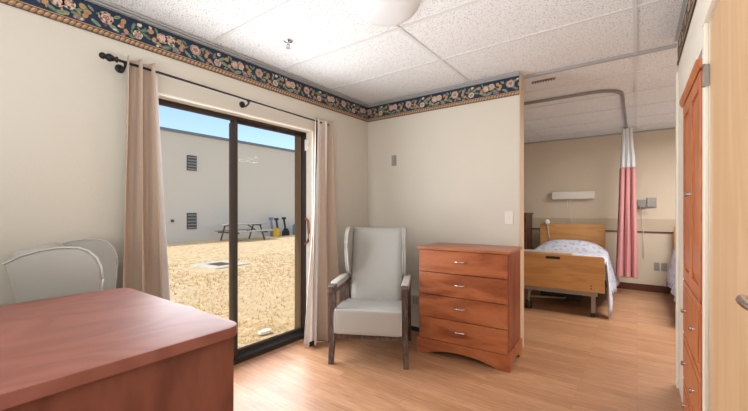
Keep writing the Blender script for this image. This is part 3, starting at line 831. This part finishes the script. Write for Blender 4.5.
# reading lamp clipped on headboard
rl = thing('bed_lamp', 'small white clip lamp with hanging cord on the headboard corner', 'lamp', (-1.26, 6.84, 1.035), R(3))
bm = bmesh.new(); lathe(bm, [(0.015, -0.03), (0.045, -0.05), (0.048, -0.09), (0.03, -0.11)], (0, 0, 0.03), 16, 'Y'); obj('shade', bm, M['white_plastic'], rl, 50)
bm = bmesh.new(); tube(bm, [(0, -0.02, 0.03), (0.01, -0.05, -0.05), (0.03, -0.06, -0.2), (0.05, -0.05, -0.30)], 0.006, 6); obj('cord', bm, M['white_plastic'], rl)

# second bed, mostly hidden by the right wall
b2 = thing('hospital_bed', 'second hospital bed whose headboard edge peeks out beside the right wall', 'bed', (0.92, 4.95, 0), 0)
bm = BX(-0.48, 0.48, 1.93, 1.965, 0.35, 1.03, 0.01); obj('headboard', bm, M['oak_bed'], b2)
obj('footboard', BX(-0.48, 0.48, -0.02, 0.012, 0.30, 0.72, 0.01), M['oak_bed'], b2)
obj('mattress', BX(-0.44, 0.44, 0.05, 1.90, 0.36, 0.63, 0.04), M['sheet'], b2, 50)
bm = bmesh.new(); box(bm, -0.42, 0.42, 0.02, 1.90, 0.28, 0.35, 0.004); obj('frame', bm, M['steel'], b2)
for x in (-0.38, 0.38):
    for y in (0.08, 1.84): obj('leg', BX(x-0.02, x+0.02, y-0.02, y+0.02, 0, 0.278), M['steel'], b2)
bm = bmesh.new(); g = []
for j in range(31):
    v = j/30; y = 5.02+v*1.80; row = []
    for i in range(25):
        s = i/24*2-1; k = abs(s); top = 0.655+0.09*max(0, min(1, (y-6.3)/0.2))
        if k < 0.6: x = s/0.6*0.455; z = top
        else:
            qq = (k-0.6)/0.4; sg = 1 if s > 0 else -1
            x = sg*(0.455+0.015+0.10*qq+0.015*qq*math.sin(v*24)); z = top*(1-qq)+0.27*qq
        row.append(bm.verts.new((0.92+x, y, z)))
    g.append(row)
for j in range(30):
    for i in range(24): bm.faces.new((g[j][i], g[j][i+1], g[j+1][i+1], g[j+1][i]))
q = obj('bedspread', bm, M['quilt'])
for p in q.data.polygons: p.use_smooth = True
md = q.modifiers.new('s', 'SOLIDIFY'); md.thickness = 0.01; md.offset = 1
tag(q, 'pale blue bedspread edge hanging off the second bed beside the right wall', 'bedspread')

# ------------------------------------------------------------------ wardrobe in the right wall
wd = thing('built_in_wardrobe', 'orange stained wardrobe with two panelled doors over drawers, built into the right wall', 'wardrobe', (XR, 0, 0))
y0, y1 = 2.085, 2.80
bm = bmesh.new(); box(bm, 0.0, 0.5, y0, y0+0.02, 0.06, 1.93); box(bm, 0.0, 0.5, y1-0.02, y1, 0.06, 1.93); box(bm, 0.48, 0.5, y0+.02, y1-.02, 0.06, 1.93); box(bm, 0, 0.48, y0+.02, y1-.02, 0.82, 0.84); 
box(bm, 0, 0.48, y0+.02, y1-.02, 1.91, 1.93)
obj('carcass', bm, M['orange_v'], wd)
bm = bmesh.new(); prism(bm, [(0.0, 1.885), (-0.022, 1.885), (-0.032, 1.905), (-0.034, 1.922), (0.0, 1.922)], y0-0.008, y1+0.04, 'Y'); obj('cornice', bm, M['orange_v'], wd)
bm = bmesh.new(); box(bm, -0.012, -0.001, y0, y1+0.05, 0.0, 0.075); obj('plinth', bm, M['orange_v'], wd)
ym_ = (y0+y1)/2
for a, b, kn in ((y0+0.004, ym_-0.002, ym_-0.03), (ym_+0.002, y1-0.004, ym_+0.03)):
    bm = bmesh.new()
    box(bm, -0.020, -0.001, a, a+0.055, 0.868, 1.875, 0.003); box(bm, -0.020, -0.001, b-0.055, b, 0.868, 1.875, 0.003)
    box(bm, -0.0195, -0.001, a+.055, b-.055, 0.868, 0.93, 0.003); box(bm, -0.0195, -0.001, a+.055, b-.055, 1.81, 1.875, 0.003)
    box(bm, -0.010, -0.002, a+.055, b-.055, 0.93, 1.81); box(bm, -0.017, -0.009, a+.085, b-.085, 0.96, 1.78, 0.006)
    d = obj('door', bm, M['orange_v'], wd)
    bm = bmesh.new(); lathe(bm, [(0.006, -0.021), (0.005, -0.029), (0.012, -0.032), (0.012, -0.038), (0.006, -0.041)], (0, kn, 1.35), 14, 'X'); obj('knob', bm, M['chrome'], d, 40)
for (za, zb_) in ((0.085, 0.275), (0.285, 0.545), (0.555, 0.86)):
    bm = BX(-0.020, -0.001, y0+0.004, y1-0.004, za, zb_, 0.006); box(bm, -0.023, -0.0195, y0+0.04, y1-0.04, za+0.035, zb_-0.035, 0.002)
    d = obj('drawer', bm, M['orange_v'], wd)
    for yy in (y0+0.17, y1-0.17):
        bm = bmesh.new(); lathe(bm, [(0.006, -0.022), (0.005, -0.031), (0.012, -0.034), (0.012, -0.040), (0.006, -0.043)], (0, yy, (za+zb_)/2), 14, 'X'); obj('knob', bm, M['chrome'], d, 40)
# casings
bm = bmesh.new()
box(bm, XR-0.014, XR-.0005, 2.022, 2.074, 0, 2.05, 0.003)
box(bm, XR-0.014, XR-.0005, 2.0745, 2.87, 1.97, 2.10, 0.003)
box(bm, XR-0.016, XR-.0005, 1.12, 2.074, 2.052, 2.13, 0.003)
box(bm, XR-0.014, XR-.0005, 1.12, 1.175, 0, 2.055, 0.003)
box(bm, XR-0.012, XR-.0005, 2.87, 2.94, 0.08, 2.10, 0.003)
box(bm, XR-0.014, XR-.0005, 3.33, 3.40, 0.0, 2.25, 0.003)
struct('trim_8', bm, M['casing'], 'cream painted casing around the door and wardrobe on the right wall', cat='casing')
# right door
dr = struct('door_1', BX(XR+0.004, XR+0.044, 1.182, 2.017, 0.008, 2.045, 0.002), M['maple'], 'pale maple flush door in the right wall')
bm = bmesh.new()
lathe(bm, [(0.028, XR+0.004), (0.028, XR-0.004), (0.011, XR-0.008), (0.011, XR-0.03)], (0, 1.232, 1.05), 18, 'X')
tube(bm, [(XR-0.022, 1.262, 1.05), (XR-0.030, 1.25, 1.05), (XR-0.034, 1.23, 1.05), (XR-0.036, 1.18, 1.049), (XR-0.03, 1.13, 1.048)], [0.009, 0.012, 0.012, 0.010, 0.008], 10)
obj('lever_handle', bm, M['chrome'], dr, 50)
for z in (1.83, 0.25):
    bm = bmesh.new(); box(bm, XR-0.0165, XR+0.002, 2.012, 2.034, z-0.045, z+0.045, 0.001)
    tube(bm, [(XR-0.015, 2.018, z-0.048), (XR-0.015, 2.018, z+0.048)], 0.005, 8)
    obj('hinge', bm, M['steel'], dr)

# ------------------------------------------------------------------ outside
GZ = -0.15
g = obj('lawn', BX(-60, XW-0.26, -30, 60, GZ-0.1, GZ), M['grass']); g['kind'] = 'structure'; g['label'] = 'dry straw coloured lawn outside the patio door'; g['category'] = 'lawn'
g.name = 'ground'
sl = obj('trim_9', BX(XW-0.45, XW-0.22, DY0-0.1, DY1+0.1, GZ, -0.03), M['concrete']); sl['kind'] = 'structure'; sl['label'] = 'concrete sill outside the patio door'; sl['category'] = 'sill'
XB = -16.3
bd_ = thing('building', 'long pale stucco building with flat roof across the lawn', 'building', (XB, 0, GZ))
obj('wall', BX(-8, 0, -25, 45, 0, 4.83), M['stucco'], bd_)
obj('roof_edge', BX(-8.05, 0.06, -25.05, 45.05, 4.83, 4.95), M['rooftrim'], bd_)
for zc, hh, y in ((3.40+0.15, 0.68, 8.2), (0.77+0.15, 0.74, 8.2)):
    bm = bmesh.new(); box(bm, 0, 0.03, y-0.22, y+0.22, zc-hh/2, zc+hh/2)
    v = obj('louvre_vent', bm, M['benchleg'], bd_)
    bm = bmesh.new()
    for k in range(5):
        z = zc-hh/2+0.04+k*(hh-0.08)/4.6; box(bm, 0.03, 0.05, y-0.19, y+0.19, z, z+0.05)
    obj('louvre', bm, M['grey_plastic'], v)
bm = bmesh.new(); lathe(bm, [(0.06, 0.0), (0.06, 0.08), (0.03, 0.12)], (0, 7.35, 0.95), 12, 'X'); obj('hose_tap', bm, M['benchleg'], bd_)
struct('trim_10', BX(XW-0.72, XW-0.251, -3.0, 7.0, 2.50, 2.60), M['trim'], 'white eave board added unseen above the patio door outside to keep the sun out', cat='sunblock')  # board added out of view to block direct sun from the room
# picnic table
pt = thing('picnic_table', 'weathered picnic table with two benches beside the building wall', 'picnic table', (-14.9, 9.9, GZ), 0)
for nm, x, w, z, h in (('tabletop', 0, 0.38, 0.74, 0.05), ('bench_seat', 0.72, 0.14, 0.43, 0.05), ('bench_seat', -0.72, 0.14, 0.43, 0.05)):
    bm = bmesh.new()
    n = 5 if nm == 'tabletop' else 2
    for k in range(n): box(bm, x-w+2*w*k/n+0.004, x-w+2*w*(k+1)/n-0.004, -1.08, 1.08, z, z+h, 0.004)
    obj(nm, bm, M['bench'], pt)
for y in (-0.75, 0.75):
    bm = bmesh.new()
    for s in (-1, 1): tube(bm, [(s*0.62, y, 0.0), (s*0.25, y, 0.74)], 0.04, 6)
    box(bm, -0.82, 0.82, y-0.03, y+0.03, 0.36, 0.43); box(bm, -0.35, 0.35, y-0.03, y+0.03, 0.68, 0.74)
    tube(bm, [(0, y, 0.40), (0, y*0.35, 0.72)], 0.03, 6)
    obj('trestle', bm, M['benchleg'], pt)
# yard tools
bk = thing('bucket', 'yellow bucket standing by the building wall', 'bucket', (-15.4, 12.24, GZ)); bk.scale = (0.8, 0.8, 0.72)
bm = bmesh.new(); lathe(bm, [(0.20, 0), (0.24, 0.55), (0.26, 0.56), (0.26, 0.62), (0.22, 0.62), (0.18, 0.05)], seg=18); obj('body', bm, M['yellow'], bk, 40)
bm = bmesh.new(); tube(bm, [(0.26*math.cos(a), 0.0+0.26*math.sin(a), 0.60+0.02*0) for a in [PI*k/8 for k in range(9)]], 0.012, 6); obj('handle', bm, M['steel'], bk)
def tool(lbl, nm, x, y, h, mt_, head):
    t = thing(nm, lbl, 'yard tool', (x, y, GZ))
    bm = bmesh.new(); tube(bm, [(0, 0, 0.25), (-0.15, 0, h)], 0.055, 8); obj('shaft', bm, mt_, t, 50)
    bm = bmesh.new(); prism(bm, [(-head, 0.0), (head, 0.0), (head*0.9, 0.24), (head*0.4, 0.40), (-head*0.4, 0.40), (-head*0.9, 0.24)], -0.03, 0.03, 'X', 0.01); obj('blade', bm, mt_, t)
    bm = bmesh.new(); box(bm, -0.19, -0.11, -0.13, 0.13, h-0.02, h+0.1, 0.02); obj('grip', bm, mt_, t)
tool('blue grey shovel leaning by the wall left of the yellow bucket', 'shovel', -15.8, 12.30, 0.92, M['bluegrey'], 0.16)
tool('black shovel leaning directly behind the yellow bucket', 'shovel', -15.75, 12.62, 0.88, M['iron'], 0.14)
tool('black shovel with wide grey scoop right of the yellow bucket', 'shovel', -15.7, 13.1, 0.92, M['iron'], 0.26)
rk = thing('stone_block', 'rounded grey block at the foot of the building wall right of the shovels', 'block', (-15.6, 13.95, GZ))
bm = bmesh.new(); box(bm, -0.25, 0.25, -0.28, 0.28, 0, 0.62, 0.12); obj('body', bm, M['bluegrey'], rk, 60)
# drain
dn = thing('yard_drain', 'square concrete pad with brown grate set in the lawn', 'drain', (-8.7, 5.1, GZ), R(4)); dn.scale = (0.75, 0.62, 1)
bm = bmesh.new()
for a in ((-0.75, 0.75, -0.8, -0.35), (-0.75, 0.75, 0.4, 0.8), (-0.75, -0.4, -0.35, 0.4), (0.4, 0.75, -0.35, 0.4)): box(bm, a[0], a[1], a[2], a[3], 0.0, 0.025)
obj('collar', bm, M['concrete'], dn)
bm = bmesh.new()
for k in range(10): box(bm, -0.38+k*0.078, -0.335+k*0.078, -0.34, 0.39, 0.0, 0.02)
box(bm, -0.4, 0.4, -0.35, 0.4, 0, 0.008)
obj('grate', bm, M['rust'], dn)
bm = bmesh.new(); prism(bm, [(0.05*math.cos(a)*(1+0.2*math.sin(3*a)), 0.085*math.sin(a)) for a in [2*PI*k/12 for k in range(12)]], 0.0, 0.03, 'Z', 0.006)
p_ = tag(obj('flat_stone', bm, M['trim']), 'small flat white stone lying in the dry grass near the door', 'stone'); p_.location = (-3.42, 2.55, GZ+0.02)
# dry grass tufts close to the door
bm = bmesh.new(); rg = random.Random(3)
for _ in range(9000):
    d = rg.random()**1.7*6.5
    x = XW-0.5-d; y = rg.uniform(-0.3, 6.0)+d*0.3
    if abs(x+3.42) < 0.12 and abs(y-2.55) < 0.14: continue
    if abs(x+8.6) < 0.8 and abs(y-5) < 0.85: continue
    for b_ in range(2):
        a = rg.uniform(0, 2*PI); L = rg.uniform(0.02, 0.055); w = 0.004+0.001*d
        tip = (x+math.cos(a)*L, y+math.sin(a)*L, GZ+rg.uniform(0.01, 0.045)); px, py = -math.sin(a)*w, math.cos(a)*w
        bm.faces.new((bm.verts.new((x-px, y-py, GZ)), bm.verts.new((x+px, y+py, GZ)), bm.verts.new(tip))).material_index = rg.choice((0, 0, 1))
tag(obj('dry_grass', bm, [plain('straw_blades', srgb(226, 194, 140), 0.9, var=0.1), plain('brown_blades', srgb(176, 136, 84), 0.9, var=0.1)]), 'short straw coloured grass blades growing outside the patio door', 'grass', kind='stuff')

# ------------------------------------------------------------------ camera
cam = bpy.data.cameras.new('camera'); co = bpy.data.objects.new('camera', cam); C.objects.link(co)
cam.sensor_width = 36; cam.lens = 358/748*36; cam.clip_start = 0.02; cam.clip_end = 200
cam.shift_y = (210-205.5)/748*1.0
co.location = (0, 0, 1.27); co.rotation_euler = (PI/2, 0, R(36.3))
bpy.context.scene.camera = co

# ------------------------------------------------------------------ light
sc = bpy.context.scene
w = bpy.data.worlds.new('sky'); sc.world = w; w.use_nodes = True; nt = w.node_tree
bg = nt.nodes['Background']
sky = nt.nodes.new('ShaderNodeTexSky'); sky.sky_type = 'NISHITA'; sky.sun_disc = False
sky.sun_elevation = R(55); sky.sun_rotation = R(185); sky.air_density = 1.0; sky.dust_density = 1.8; sky.ozone_density = 2.0
nt.links.new(sky.outputs[0], bg.inputs[0]); bg.inputs[1].default_value = 0.29

def lamp(name, typ, loc, rot, energy, size=1, col=(1,1,1), sy=None):
    l = bpy.data.lights.new(name, typ); o = bpy.data.objects.new(name, l); C.objects.link(o)
    o.location = loc; o.rotation_euler = rot; l.energy = energy; l.color = col
    if typ == 'AREA':
        l.size = size
        if sy: l.shape = 'RECTANGLE'; l.size_y = sy
    elif typ == 'SUN': l.angle = R(1.0)
    return o
# sun travels towards +y, slightly towards +x
d = Vector((0.32, 0.62, -1.0)).normalized()
s = lamp('sun', 'SUN', (-5, -5, 8), d.to_track_quat('-Z', 'Y').to_euler(), 2.8, col=(1, 0.95, 0.86))
lamp('window_fill', 'AREA', (-2.60, 1.75, 1.1), (0, R(-90), 0), 52, 1.8, (0.94, 0.97, 1.0), 1.35)  # area lamp added inside the door opening to boost the daylight
lamp('bounce_fill', 'AREA', (-0.1, -0.75, 1.15), (PI-0.15, 0, 0), 98, 2.0, (0.91, 0.965, 1.0))  # upward area lamp added behind the camera to fill the room off the ceiling
lamp('bedroom_fill', 'AREA', (1.0, 5.0, 2.35), (0, 0, 0), 82, 1.2, (1.0, 0.98, 0.95))  # unseen area lamp added under the ceiling to brighten the bed room
sc.view_settings.view_transform = 'Standard'
sc.view_settings.look = 'None'
sc.view_settings.exposure = 0.0
